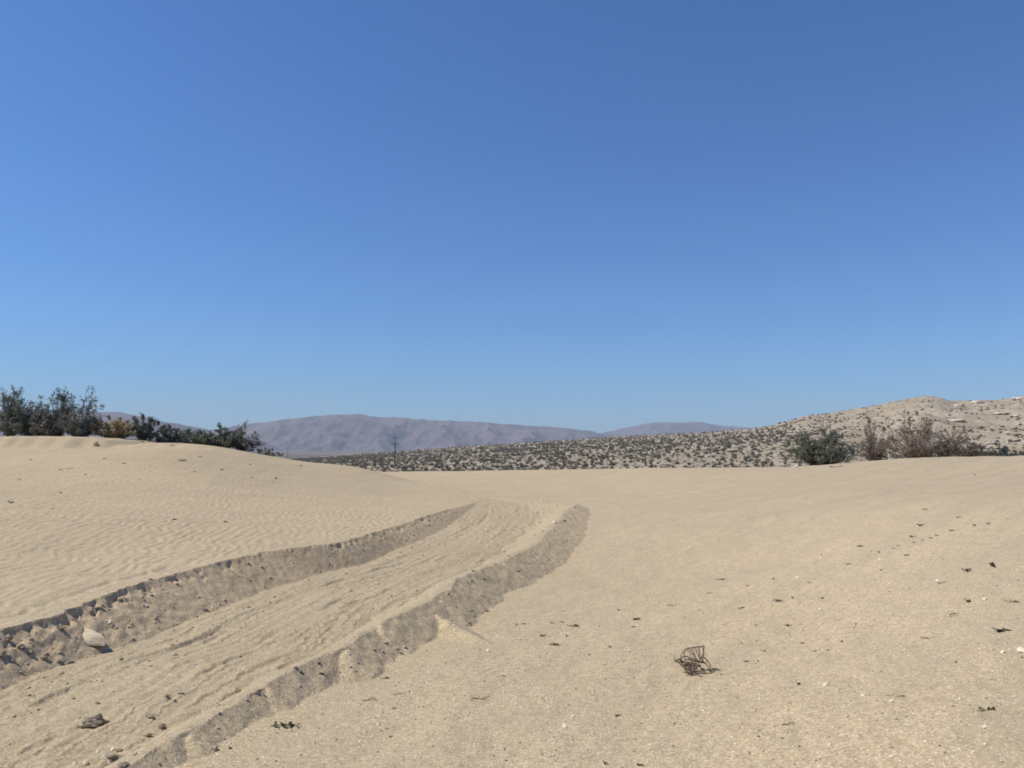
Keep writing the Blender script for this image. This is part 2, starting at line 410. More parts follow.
DARKR = plain_mat('dark_brown_stone', (.12, .09, .065), (.17, .13, .095), 25, .6)
CLODM = plain_mat('damp_sand_clod', (.38, .295, .20), (.43, .34, .23), 6, 1.0)
OUTC = plain_mat('pale_outcrop_rock', (.66, .57, .45), (.52, .44, .33), .5, .4)
BROWNR = plain_mat('brown_outcrop_rock', (.28, .19, .125), (.36, .26, .18), .4, .8)

# ------------------------------------------------------------------ mesh helpers
def mesh_np(name, V, Fq, mat, smooth=False):
    V = np.asarray(V, np.float32); Fq = np.asarray(Fq, np.int32)
    me = bpy.data.meshes.new(name)
    k = Fq.shape[1]; n = len(Fq)
    me.vertices.add(len(V)); me.vertices.foreach_set('co', V.ravel())
    me.loops.add(n * k); me.loops.foreach_set('vertex_index', Fq.ravel())
    me.polygons.add(n); me.polygons.foreach_set('loop_start', np.arange(0, n * k, k, dtype=np.int32))
    me.polygons.foreach_set('loop_total', np.full(n, k, np.int32))
    if smooth: me.polygons.foreach_set('use_smooth', np.ones(n, bool))
    me.materials.append(mat); me.update(calc_edges=True)
    return me
def link(name, me, parent=None, loc=None):
    o = bpy.data.objects.new(name, me); COL.objects.link(o)
    if parent is not None: o.parent = parent
    if loc is not None: o.location = loc
    return o
def tag(o, label=None, cat=None, group=None, kind=None):
    if label: o['label'] = label
    if cat: o['category'] = cat
    if group: o['group'] = group
    if kind: o['kind'] = kind
    return o
def empty(name, loc):
    o = bpy.data.objects.new(name, None); COL.objects.link(o); o.location = loc; o.empty_display_size = .1; return o

class MB:
    def __init__(s): s.v = []; s.q = []; s.n = 0
    def add(s, V, Q):
        s.v.append(np.asarray(V, float)); s.q.append(np.asarray(Q, int) + s.n); s.n += len(V)
    def tube(s, P, rad, sides=5):
        P = np.asarray(P, float); n = len(P); rad = np.broadcast_to(rad, (n,))
        T = np.gradient(P, axis=0); T /= np.maximum(np.linalg.norm(T, axis=1, keepdims=True), 1e-9)
        up = np.array([.31, .17, .93]); A = np.cross(T, up); A /= np.maximum(np.linalg.norm(A, axis=1, keepdims=True), 1e-9); B = np.cross(T, A)
        th = np.arange(sides) * 2 * math.pi / sides
        V = P[:, None] + rad[:, None, None] * (A[:, None] * np.cos(th)[None, :, None] + B[:, None] * np.sin(th)[None, :, None])
        V = V.reshape(-1, 3)
        i = np.arange(n - 1)[:, None] * sides; j = np.arange(sides)[None]; j2 = (j + 1) % sides
        Q = np.stack([i + j, i + j2, i + sides + j2, i + sides + j], -1).reshape(-1, 4)
        V = np.vstack([V, P[:1], P[-1:]]); c0 = n * sides; c1 = c0 + 1
        jj = np.arange(sides)
        Q = np.vstack([Q, np.stack([np.full(sides, c0), (jj + 1) % sides, jj, jj], -1)[:, [0, 1, 2, 2]],
                       np.stack([np.full(sides, c1), (n - 1) * sides + jj, (n - 1) * sides + (jj + 1) % sides, (n - 1) * sides + (jj + 1) % sides], -1)])
        # replace degenerate quads by proper thin fans: split into quads with the cap centre doubled
        s.add(V, Q)
    def leaves(s, C, size, rng, stretch=1.6, updir=0.0):
        C = np.asarray(C, float); n = len(C)
        a = rng.normal(size=(n, 3)); a[:, 2] += updir; a /= np.linalg.norm(a, axis=1, keepdims=True)
        b = rng.normal(size=(n, 3)); b -= a * (a * b).sum(1, keepdims=True); b /= np.linalg.norm(b, axis=1, keepdims=True)
        sz = size * rng.uniform(.6, 1.35, (n, 1))
        a = a * sz * stretch * .5; b = b * sz * .5
        V = np.stack([C - a, C + b * .9 - a * .1, C + a, C - b * .9 - a * .1], 1).reshape(-1, 3)
        s.add(V, np.arange(4 * n).reshape(-1, 4))
    def mesh(s, name, mat, smooth=False):
        V = np.vstack(s.v); Q = np.vstack(s.q)
        me = bpy.data.meshes.new(name)
        tri = Q[:, 2] == Q[:, 3]
        tot = np.where(tri, 3, 4).astype(np.int32); st = np.concatenate([[0], np.cumsum(tot)[:-1]]).astype(np.int32)
        keep = np.ones(Q.shape, bool); keep[tri, 3] = False
        me.vertices.add(len(V)); me.vertices.foreach_set('co', V.astype(np.float32).ravel())
        lv = Q[keep].astype(np.int32)
        me.loops.add(len(lv)); me.loops.foreach_set('vertex_index', lv)
        me.polygons.add(len(Q)); me.polygons.foreach_set('loop_start', st); me.polygons.foreach_set('loop_total', tot)
        if smooth: me.polygons.foreach_set('use_smooth', np.ones(len(Q), bool))
        me.materials.append(mat); me.update(calc_edges=True); me.validate()
        return me

# ------------------------------------------------------------------ ground sheet
def grid_faces(nr, nc, wrap=False):
    i = np.arange(nr - 1)[:, None] * nc; j = np.arange(nc - (0 if wrap else 1))[None]; j2 = (j + 1) % nc
    return np.stack([i + j, i + j2, i + nc + j2, i + nc + j], -1).reshape(-1, 4)
az = np.concatenate([np.linspace(-180, -60, 41)[:-1], np.linspace(-60, -37, 70)[:-1], np.linspace(-37, 37, 980), np.linspace(37, 60, 70)[1:], np.linspace(60, 180, 41)[1:-1]])
az = np.radians(az)
rr = np.concatenate([np.exp(np.linspace(math.log(.25), math.log(3.6), 60))[:-1], np.exp(np.linspace(math.log(3.6), math.log(50), 920))[:-1], np.exp(np.linspace(math.log(50), math.log(125), 180))])
A, Rr = np.meshgrid(az, rr)
X = Rr * np.sin(A); Y = Rr * np.cos(A)
Z, CODE = ground_z(X, Y)
V = np.stack([X, Y, Z], -1).reshape(-1, 3)
Fq = grid_faces(len(rr), len(az), True)[:, [0, 3, 2, 1]]
nf = CODE.reshape(-1)[Fq].max(1)
for code, nm, mt in ((0, 'sand', SAND), (1, 'road_bank', BANKM), (2, 'dirt_road', ROADM), (3, 'sand_berm', BERMM)):
    fsel = Fq[nf == code]
    used, inv = np.unique(fsel, return_inverse=True)
    tag(link(nm, mesh_np(nm, V[used], inv.reshape(-1, 4), mt, True)), kind='structure')

# desert plain and hill
az2 = np.concatenate([np.linspace(-180, -45, 40)[:-1], np.linspace(-45, 45, 700), np.linspace(45, 180, 40)[1:-1]]); az2 = np.radians(az2)
rr2 = np.concatenate([np.linspace(122, 215, 12)[:-1], np.linspace(215, 1000, 330)[:-1], np.exp(np.linspace(math.log(1000), math.log(9000), 60))])
A, Rr = np.meshgrid(az2, rr2); X = Rr * np.sin(A); Y = Rr * np.cos(A)
Z, _ = ground_z(X, Y, False)
Z = Z - .06 * (Rr < 126)
V = np.stack([X, Y, Z], -1).reshape(-1, 3)
tag(link('desert_hill', mesh_np('desert_hill', V, grid_faces(len(rr2), len(az2), True)[:, [0, 3, 2, 1]], DESERT, True)), kind='structure')

# ------------------------------------------------------------------ mountains
def mountain(name, sky, x0, x1, D, depth, seed, amp):
    px = np.arange(x0, x1, 1.1); tt = np.linspace(0, 1, 210)
    PX, T = np.meshgrid(px, tt)
    yy = D - depth * .55 + depth * T
    xx = (PX - 512) / F / CP * D * (1 + 0 * T)
    jag = 1.0
    prof = (slope_of(sky(PX) - .5 * perlin(PX * .11, 0 * PX, seed) - .35 * perlin(PX * .31, 0 * PX, seed + 1)) * D + H)
    t0 = .55
    sh = np.where(T < t0, (T / t0), 1 - (T - t0) / (1 - t0))
    sh = np.where(T < t0, .35 * sh + .65 * sstep(0, 1, sh) ** 1.2, sstep(0, 1, sh))
    foot = 40.0
    z = -60 + (prof + 60) * sh
    rg = ridged(xx / 620, yy / 900, seed + 5, 6) - .55
    win = np.sin(np.clip(T / t0, 0, 1) * math.pi) ** .8 * (T < t0) + (T > t0) * .2
    z = z + rg * amp * win
    # intermediate spurs may not rise above the skyline
    z = np.where(T < t0, np.minimum(z, H + (prof - H) * (yy / D) - 2 + 2 * (T / t0)), z)
    V = np.stack([xx, yy, z], -1).reshape(-1, 3)
    tag(link(name, mesh_np(name, V, grid_faces(len(tt), len(px)), MOUNT, True)), kind='structure')
mountain('mountain_range', line([(-900,440),(-500,425),(-200,415),(0,409),(60,410),(100,412.5),(112,412),(125,413),(142,416),(158,420.5),(180,423.5),(206,429),(230,434),(260,442),(300,456),(340,470)]), -900, 335, 6500, 3000, 101, 80)
mountain('mountain_range', line([(120,462),(180,440),(215,431),(232,428),(250,424.5),(275,422),(290,419),(305,417),(330,415.8),(345,414.6),(360,414.4),(375,416.5),(385,417.8),(400,417.5),(415,419),(430,420.5),(445,420.8),(460,421.2),(480,421.8),(500,424),(520,425),(535,426),(560,427.5),(575,429.5),(590,431.5),(602,433.5),(640,440),(720,460)]), 120, 720, 8200, 3800, 131, 140)
mountain('mountain_range', line([(440,462),(520,445),(580,436),(602,433),(612,430.5),(622,428.5),(635,426),(645,423.6),(655,422.5),(668,422.2),(680,422.6),(690,421.8),(700,422.2),(710,424),(722,425.6),(740,426.8),(770,430),(820,436),(1000,450)]), 440, 1000, 10500, 3500, 161, 130)

# ------------------------------------------------------------------ shrubs
def shrub(name, label, cat, base, height, width, seed, leafm, woodm, stems=12, nleaf=4000, leaf=.055, upright=1.0, group=None,
          plume=False, bare=0.0, skirt=0.3, envelope=None, part_names=('branches', 'foliage')):
    """stems rise from one root crown; side branches and twigs carry leaf clusters"""
    rng = np.random.default_rng(seed)
    root = empty(name, base); tag(root, label, cat, group)
    wood = MB(); fol = MB(); C = []; 
    for i in range(stems + stems // 2):
        a = rng.uniform(0, 2 * math.pi); lean = rng.uniform(.03, 1.0) ** .6
        tip = np.array([math.cos(a) * lean * width * .5, math.sin(a) * lean * width * .5, height * (1 - (lean ** 2) * (1 - skirt)) * rng.uniform(.75, 1.0)])
        if i % 3 == 2:
            lean = rng.uniform(.55, 1.0); tip = np.array([math.cos(a) * lean * width * .5, math.sin(a) * lean * width * .5, height * rng.uniform(.16, .4)])
        if envelope: tip[2] = min(tip[2], height * envelope(tip[0] / (width * .5)) * rng.uniform(.82, 1.0))
        ctrlp = np.array([tip[0] * .35 * upright ** -1, tip[1] * .35, tip[2] * .55])
        t = np.linspace(0, 1, 7)[:, None]
        b0 = rng.normal(0, .05 * width, 3); b0[2] = -.15
        P = (1 - t) ** 2 * b0 + 2 * t * (1 - t) * ctrlp + t * t * tip + rng.normal(0, .02 * height, (7, 3)) * t
        wood.tube(P, np.linspace(.022, .006, 7) * (height / 2.4), 5)
        nb = int(rng.integers(6, 11))
        for k in range(nb):
            s = rng.uniform(.06, 1.0) ** .85; f_ = s * 6; j = min(int(f_), 5); p0 = P[j] + (P[j + 1] - P[j]) * (f_ - j)
            L = height * rng.uniform(.10, .26) * (1.15 - .55 * s)
            d = rng.normal(0, 1, 3); d[2] = abs(d[2]) * .6 + .55; out = p0 * [1, 1, 0]; d = d / np.linalg.norm(d) + .45 * out / (np.linalg.norm(out) + .3)
            if plume: d = d * .55 + np.array([0, 0, .8])
            d /= np.linalg.norm(d)
            q = np.linspace(0, 1, 4)[:, None]
            B = p0 + d * L * q + rng.normal(0, .06 * L, (4, 3)) * q + np.array([0, 0, .12 * L]) * q * q
            wood.tube(B, np.linspace(.009, .004, 4) * (height / 2.4), 3)
            w = 1.0 if rng.random() > bare else .12
            m = max(2, int(nleaf / (stems * 8.5) * w * rng.uniform(.15, 1.85)))
            u = rng.uniform(.15, 1.05, (m, 1)); ii = np.clip((u * 3).astype(int), 0, 2)[:, 0]
            c = B[ii] + (B[ii + 1] - B[ii]) * (u * 3 - ii[:, None])
            c = c + rng.normal(0, 1, (m, 3)) * (.035 + .075 * rng.random()) * height / 2.4
            C.append(c)
            for _ in range(3):
                u0 = rng.uniform(.3, 1); p1 = p0 + d * L * u0; d2 = d + rng.normal(0, .7, 3); d2 /= np.linalg.norm(d2); e = p1 + d2 * L * .5
                wood.tube(np.stack([p1, (p1 + e) / 2 + rng.normal(0, .02, 3), e]), [.005 * height / 2.4, .004 * height / 2.4, .002 * height / 2.4], 3)
                mm = max(1, m // 5); C.append(p1 + (e - p1) * rng.uniform(.2, 1.1, (mm, 1)) + rng.normal(0, .035, (mm, 3)) * height / 2.4)
    C = np.vstack(C); C = C[C[:, 2] > -.05]
    fol.leaves(C, leaf, rng, 1.7, .4)
    link(part_names[0], wood.mesh(part_names[0], woodm, True), root)
    link(part_names[1], fol.mesh(part_names[1], leafm), root)
    return root

def place_shrub(name, label, cat, px0, px1, pytop, pybase, Y, seed, leafm, woodm, **kw):
    """stand a shrub on the ground so that it fills a measured extent"""
    xa = (px0 - 512) / F * Y / CP; xb = (px1 - 512) / F * Y / CP
    x = (xa + xb) / 2; z = float(ground_z(x, Y)[0][0])
    top = at_depth((px0 + px1) / 2, pytop, Y)[2]
    return shrub(name, label, cat, (x, Y, z - .03), top - z, xb - xa, seed, leafm, woodm, **kw)

LB = 'tall shrubs along the left dune top'
place_shrub('desert_shrub', 'dark shrub cut by the left edge of the photo, beside the tall spired one', 'shrub', -36, 14, 402, 438, 38.5, 1, L_DARK, WOOD, stems=14, nleaf=2100, plume=True, group=LB)
place_shrub('desert_shrub', 'tall dark grey-green shrub with a narrow spire, left of the gap in the dune-top row', 'shrub', -6, 34, 384, 438, 38, 2, L_DARK, WOOD, stems=17, nleaf=2900, plume=True, upright=1.5, skirt=.3, group=LB)
place_shrub('desert_shrub', 'dark pointed shrub between the tall spire and the airy spreading shrub', 'shrub', 12, 52, 393, 438, 37.6, 3, L_DARK, WOOD, stems=16, nleaf=2500, plume=True, skirt=.25, group=LB)
place_shrub('desert_shrub', 'tall open shrub with two tops on the dune, nearest to the sky gap', 'shrub', 42, 80, 385, 438, 38, 4, L_DARK, WOOD, stems=14, nleaf=2200, plume=True, skirt=.3, group=LB)
place_shrub('desert_shrub', 'airy shrub with wide arching branches just left of the yellow bush', 'shrub', 58, 108, 385, 438, 37.6, 15, L_DARK, WOOD, stems=15, nleaf=2100, skirt=.3, bare=.35, group=LB)
place_shrub('desert_shrub', 'low grey brushy shrub filling the foot between the tall dark shrubs', 'shrub', 28, 66, 412, 438, 37.2, 6, L_GREY, WOOD, stems=16, nleaf=1500, group=LB)
place_shrub('desert_shrub', 'low dark shrub under the arching branches left of the yellow bush', 'shrub', 62, 104, 412, 438, 37.3, 16, L_DARK, WOOD, stems=16, nleaf=1900, group=LB)
place_shrub('dry_bush', 'rounded straw-yellow bush on the end of the dune bank', 'bush', 90, 142, 416, 445, 38.2, 7, L_YEL, WOOD, stems=30, nleaf=5000, leaf=.05, skirt=.6)
LG = 'green bushes along the dune crest'
place_shrub('creosote_bush', 'upright green bush just right of the straw-yellow bush', 'bush', 128, 166, 411, 446, 39.2, 8, L_GREEN, WOOD, stems=15, nleaf=3600, plume=True, group=LG)
place_shrub('creosote_bush', 'low dull green bush on the dune crest right of the upright green one', 'bush', 148, 194, 425, 447, 40, 9, L_DARK, WOOD, stems=26, nleaf=4000, skirt=.55, group=LG)
place_shrub('creosote_bush', 'middle one of the low green bushes on the dune crest', 'bush', 174, 222, 427, 449, 40.5, 10, L_GREEN, WOOD, stems=26, nleaf=4600, skirt=.55, group=LG)
place_shrub('creosote_bush', 'low green bush touching the bare grey shrub on the dune crest', 'bush', 202, 248, 426, 453, 41, 11, L_GREEN, WOOD, stems=26, nleaf=4600, skirt=.55, group=LG)
place_shrub('bare_shrub', 'twiggy grey half-bare shrub at the right end of the dune-top row', 'shrub', 224, 264, 421, 458, 42, 12, L_GREY, WOOD, stems=16, nleaf=1500, bare=.3, skirt=.2)
place_shrub('bare_shrub', 'low thin grey shrub trailing down the dune past the half-bare shrub', 'shrub', 246, 285, 446, 460, 44, 13, L_GREY, WOOD, stems=14, nleaf=900, bare=.4)

place_shrub('creosote_bush', 'large dark green rounded bush on the far rim of the sand flat', 'bush', 780, 856, 427, 468, 55, 21, L_GREEN, WOOD, stems=34, nleaf=8500, leaf=.075, skirt=.42)
place_shrub('desert_shrub', 'slender reddish-brown shrub on the rim beside the dark green bush', 'shrub', 850, 892, 412, 464, 49, 22, L_RED, WOODRED, stems=16, nleaf=1500, plume=True, bare=.35, skirt=.4)
place_shrub('desert_shrub', 'widest and tallest of the reddish-brown twiggy shrubs on the right rim', 'shrub', 878, 950, 409, 462, 47, 23, L_RED, WOODRED, stems=34, nleaf=3000, bare=.25, skirt=.3)
place_shrub('desert_shrub', 'shorter brown shrub tucked against the widest reddish-brown one', 'shrub', 922, 976, 423, 460, 46.5, 24, L_RED, WOODRED, stems=24, nleaf=1900, bare=.2)
LR = 'low shrubs along the right rim'
for i, (a, b, t, lab, lm) in enumerate([(955, 990, 440, 'low greyish shrub next to the shorter brown shrub on the right rim', L_GREY),
                                       (982, 1014, 443, 'low dull green shrub between two grey ones on the right rim', L_DARK),
                                       (1006, 1042, 445, 'low grey shrub at the right edge of the photo on the rim', L_GREY)]):
    place_shrub('low_shrub', lab, 'shrub', a, b, t, 460, 46, 30 + i, lm, WOOD, stems=20, nleaf=2200, group=LR)

# ------------------------------------------------------------------ bushes on the far slope
def bush_mesh(name, seed, faces, leaf, mat):
    rng = np.random.default_rng(seed); b = MB()
    n = 9; C = []
    for i in range(n):
        a = rng.uniform(0, 6.283); l = rng.uniform(.15, .85)
        c = np.array([math.cos(a) * l * .8, math.sin(a) * l * .8, .45 + .35 * (1 - l) * rng.uniform(.6, 1.2)])
        m = faces // n
        t = rng.uniform(.25, 1, (m, 1)); C.append(c * t + rng.normal(0, .17, (m, 3)) * [1, 1, .8])
        b.tube(np.array([[0, 0, -.2], c * [.4, .4, .6], c]), [.04, .03, .015], 3)
    C = np.vstack(C); C[:, 2] = np.abs(C[:, 2])
    b.leaves(C, leaf, rng, 1.4, .3)
    return b.mesh(name, mat)
variants = [bush_mesh('creosote_bush', 400 + i, 260, .17, L_FAR) for i in range(6)]
rng = np.random.default_rng(5)
N = 60000
r_ = np.sqrt(rng.uniform(150 ** 2, 900 ** 2, N)); a_ = rng.uniform(-.66, .66, N)
bx = r_ * np.sin(a_); by = r_ * np.cos(a_)
bpx = 512 + F * CP * bx / by
tt_ = (by - 215) / (hill_Y1(bpx) - 215)
dens = .80 * (1 - .72 * sstep(.45, .9, tt_) * sstep(740, 860, bpx)) * (1 - .45 * sstep(.5, .95, tt_))
dens = dens * (.75 + .5 * sstep(-.35, .35, fbm(bx / 22, by / 34, 91, 3)))
dens = dens * .86 * (1 - .35 * (1 - sstep(440, 560, bpx)))
ok = (rng.random(N) < dens * .70) & (tt_ < 1.03) & (bpx > 240) & (bpx < 1060) & (by > 150)
bx, by, bpx, tt_ = bx[ok], by[ok], bpx[ok], tt_[ok]
bz, _ = ground_z(bx, by, False)
bs = rng.uniform(.42, 1.0, len(bx)) ** 1.5 * 1.12 * (1 - .15 * sstep(.5, 1, tt_)); bh = rng.uniform(.9, 1.35, len(bx))
# hidden or outside the frame first: keep what the photo can show, biggest in view first
vis = (bpx > 262) & (bpx < 1024)
rim = np.interp(bpx, [250, 300, 350, 370, 400, 600, 740, 800, 860, 900, 1024], [457, 462, 467, 471, 471, 469.5, 467.5, 466.5, 463, 459, 457.5])
prow = 458 - (bz + bs * bh * 1.0 - H) / by * F
vis &= prow < rim - 1.2
order = np.argsort(-(bs * bh / by) * np.where(vis, 1, 1e-3))
first = order[:295]; rest = order[295:]
for n_, k in enumerate(first):
    o = link('creosote_bush', variants[n_ % 6], None, (bx[k], by[k], bz[k] - .05))
    o.rotation_euler = (0, 0, rng.uniform(0, 6.28)); o.scale = (bs[k], bs[k], bs[k] * bh[k])
    tag(o, 'small dull green creosote bush at the foot of the desert slope beyond the sand', 'bush', 'creosote bushes at the foot of the slope')
small = []
for i in range(5):
    r2 = np.random.default_rng(600 + i); c = r2.normal(0, 1, (26, 3)); c /= np.linalg.norm(c, axis=1, keepdims=True); c *= r2.uniform(.35, .95, (26, 1)); c[:, 2] = np.abs(c[:, 2]) * .85 + .05
    b = MB(); b.leaves(c, .62, r2, 1.3, .2); small.append((np.vstack(b.v), np.vstack(b.q)))
mb = MB()
for k in rest:
    V_, Q_ = small[int(rng.integers(5))]; t = rng.uniform(0, 6.28); c, s_ = math.cos(t), math.sin(t)
    W = np.stack([V_[:, 0] * c - V_[:, 1] * s_, V_[:, 0] * s_ + V_[:, 1] * c, V_[:, 2] * bh[k]], 1) * bs[k] + [bx[k], by[k], bz[k] - .05]
    mb.add(W, Q_)
tag(link('desert_scrub', mb.mesh('desert_scrub', L_FAR)), 'scattered dark desert scrub covering the pale hillside', 'scrub', kind='stuff')
n2 = 16000; r3 = np.sqrt(rng.uniform(150 ** 2, 640 ** 2, n2)); a3 = rng.uniform(-.36, .64, n2); lx = r3 * np.sin(a3); ly = r3 * np.cos(a3)
lp = 512 + F * CP * lx / ly; lt_ = (ly - 215) / (hill_Y1(lp) - 215); k3 = (lt_ < .95) & (rng.random(n2) < 1 - .6 * sstep(.2, .7, lt_)); lx, ly = lx[k3], ly[k3]; lz, _ = ground_z(lx, ly, False)
mb = MB()
for k in range(len(lx)):
    V_, Q_ = small[k % 5]; e = .25 + .35 * rng.random(); mb.add(V_[:56] * [e * 1.3, e * 1.3, e * .8] + [lx[k], ly[k], lz[k] - .05], Q_[:14])
tag(link('desert_scrub', mb.mesh('desert_scrub', L_LOW)), 'pale low dry scrub growing between the darker bushes on the slope', 'scrub', kind='stuff')
print('bushes', len(bx), 'rest', len(rest))

# ------------------------------------------------------------------ stones
def stone_mesh(name, seed, mat, sub=2, rough=.22, flat=(1, 1, .65), cuts=7):
    import bmesh
    rng = np.random.default_rng(seed)
    bm = bmesh.new(); bmesh.ops.create_icosphere(bm, subdivisions=sub, radius=1)
    P = np.array([v.co[:] for v in bm.verts])
    for _ in range(cuts):                                # chip flat facets
        n = rng.normal(size=3); n /= np.linalg.norm(n); d = rng.uniform(.55, .85)
        e = P @ n; P = P - np.where(e > d, (e - d) * .92, 0)[:, None] * n
    P *= 1 + rough * perlin(P[:, 0] * 1.7 + seed, P[:, 1] * 1.7 + P[:, 2] * 2.3, seed)[:, None]
    P *= flat
    for v, p in zip(bm.verts, P): v.co = p
    me = bpy.data.meshes.new(name); bm.to_mesh(me); bm.free(); me.materials.append(mat)
    return me
def put(name, me, px, py, size, label, cat, group=None, sink=.3, rot=None, scale=(1, 1, 1)):
    p = hit(px, py)
    o = link(name, me, None, (p[0], p[1], p[2] + size * scale[2] * (.5 - sink)))
    o.scale = tuple(size * s for s in scale)
    o.rotation_euler = rot or (random.uniform(-.2, .2), random.uniform(-.2, .2), random.uniform(0, 6.28))
    tag(o, label, cat, group); return o

# the pale boulder at the foot of the cut bank
p = hit(88, 643); k_ = p[1] / F * .95
bm = bmesh.new()
for (dx, dy, dz) in [(-18,.11,13),(-7,.14,16.5),(4,.05,10),(9,.06,6.5),(0,-.06,-2),(12,.0,-5),(-9,-.05,3),(-17,-.01,8),(-15,.16,-5),(6,.16,-5),(-12,.0,-5),(-1,.11,14),(-13,.05,12.5),(2,-.02,4)]: bm.verts.new((dx * k_ * 1.5, dy, dz * k_ * .72))
bmesh.ops.convex_hull(bm, input=bm.verts[:]); bmesh.ops.delete(bm, geom=[v for v in bm.verts if not v.link_faces], context='VERTS')
bmesh.ops.bevel(bm, geom=bm.edges[:], offset=.004, segments=1, affect='EDGES'); bmesh.ops.triangulate(bm, faces=bm.faces[:]); bmesh.ops.subdivide_edges(bm, edges=bm.edges[:], cuts=2, use_grid_fill=True)
for v in bm.verts:
    v.co += v.normal * float(.004 * fbm(v.co.x * 14, v.co.y * 14 + v.co.z * 17, 88, 3))
me = bpy.data.meshes.new('boulder'); bm.to_mesh(me); bm.free(); me.materials.append(PALE)
o = link('boulder', me, None, tuple(p))
tag(o, 'pale cream boulder lying against the foot of the cut bank beside the dirt track', 'rock')

clodm = [stone_mesh('sand_clod', 50 + i, CLODM, 3, .6, (1.1, .85, .75), 2) for i in range(4)]
put('sand_clod', clodm[0], 92, 726, .09, 'largest dark clod of crusted sand lying alone in the near dirt track', 'clod', scale=(1.1, .8, .75), rot=(0, .1, .4))
CG = 'small sand clods broken onto the dirt track'
for i, (x, y, s) in enumerate([(167,697,.026),(180,694,.022),(98,704,.016),(239,692,.022),(60,662,.03),(70,664,.028),(121,660,.025),(150,717,.03),(162,728,.028),(148,736,.026),
                              (120,752,.022),(112,759,.024),(124,767,.026),(300,672,.022),(318,664,.02),(20,648,.035),(8,640,.04),(30,655,.03),(44,660,.03),(2,655,.04),(12,662,.03),(205,611,.03),(150,580,.03),(60,630,.035),(120,600,.03),(98,610,.03),(425,484,.04),(540,523,.05)]):
    put('sand_clod', clodm[i % 4], x, y, s, 'small dark crumbly clod of sand broken off beside or on the dirt track', 'clod', CG, sink=.22, scale=(random.uniform(.8, 1.6), random.uniform(.6, 1.1), random.uniform(.5, .9)))

WG = 'small white pebbles on the sand'
wm = [stone_mesh('white_pebble', 70 + i, WHITE, 2, .25, (1.1, .85, .7), 6) for i in range(4)]
wl = [(826,686,.022),(864,697,.018),(938,582,.03),(1022,652,.03),(565,727,.02),(573,717,.014),(488,651,.02),(440,586,.025),(505,497,.06),(542,501,.07),(554,523,.05),(146,607,.025),(110,623,.03),(378,725,.014),(110,764,.02),(105,758,.022),(86,763,.02),(98,752,.018),(75,765,.02),(113,750,.018),
      (629,651,.014),(704,712,.014),(760,699,.012),(798,578,.02),(985,728,.014),(892,702,.014),(926,743,.013),(1003,653,.016),(860,720,.01),(650,745,.011),(540,690,.012),(520,640,.013),(455,700,.012),(360,742,.012),(300,755,.011),(700,690,.012),(735,745,.011),(830,745,.011),(960,700,.013),(905,650,.014),(985,600,.02),(880,560,.022),(820,610,.016),(230,744,.011),(217,729,.013),(797,467,.16),(590,500,.05),(427,481,.05),(212,608,.02)]
for i, (x, y, s) in enumerate(wl):
    if (x, y) == (938, 582): put('white_pebble', wm[0], x, y, s, 'bright white stone beside a dark twig clump on the right slope', 'stone')
    elif (x, y) == (797, 467): put('white_stone', wm[1], x, y, s, 'pale stone on the sand rim just below the large dark green bush', 'stone')
    elif (x, y) == (542, 501): put('white_pebble', wm[2], x, y, s, 'white stone on the sand where the dirt track bends away', 'stone')
    elif (x, y) == (440, 586): put('white_pebble', wm[3], x, y, s, 'lone white pebble on the crest of the berm beside the track', 'stone')
    else: put('white_pebble', wm[i % 4], x, y, s, 'small white pebble lying on the pale sand', 'stone', WG)
p = hit(95.5, 446); o = link('pale_stone', stone_mesh('pale_stone', 91, PALE, 2, .2, (1, .8, .9)), None, (p[0], p[1], p[2] + .08)); o.scale = (.13, .13, .15)
tag(o, 'pale upright stone on the dune bank below the straw-yellow bush', 'stone')

# gravel nobody could count
rng = np.random.default_rng(77)
ico = None
import bmesh
bm = bmesh.new(); bmesh.ops.create_icosphere(bm, subdivisions=1, radius=1); IV = np.array([v.co[:] for v in bm.verts]); IF = np.array([[v.index for v in f.verts] for f in bm.faces]); bm.free()
def gravel(name, n, mat, smin, smax, label):
    gy = np.exp(rng.uniform(math.log(3.9), math.log(24), n)); gx = rng.uniform(-.42, .72, n) * gy
    z, code = ground_z(gx, gy)
    keep = (code != 2) & ((gx > rcrest_f(gy)) | (rng.random(n) < .12))
    gx, gy, z = gx[keep], gy[keep], z[keep]; n = len(gx)
    s = smin * (smax / smin) ** (rng.random(n) ** 2.2)
    V = IV[None] * (1 + rng.uniform(-.28, .28, (n, len(IV), 1))) * (s[:, None] * np.ones(3) * rng.uniform(.7, 1.3, (n, 3)) * [1, 1, .7])[:, None]
    V = V + np.stack([gx, gy, z + s * .15], -1)[:, None]
    Fx = (IF[None] + np.arange(n)[:, None, None] * len(IV)).reshape(-1, 3)
    tag(link(name, mesh_np(name, V.reshape(-1, 3), Fx, mat)), label, 'gravel', kind='stuff')
gravel('gravel', 5200, TANR, .003, .010, 'fine tan gravel scattered over the sand')
gravel('gravel', 1500, WHITE, .0025, .008, 'fine white gravel scattered over the sand')
gravel('gravel', 900, DARKR, .003, .009, 'fine dark gravel scattered over the sand')

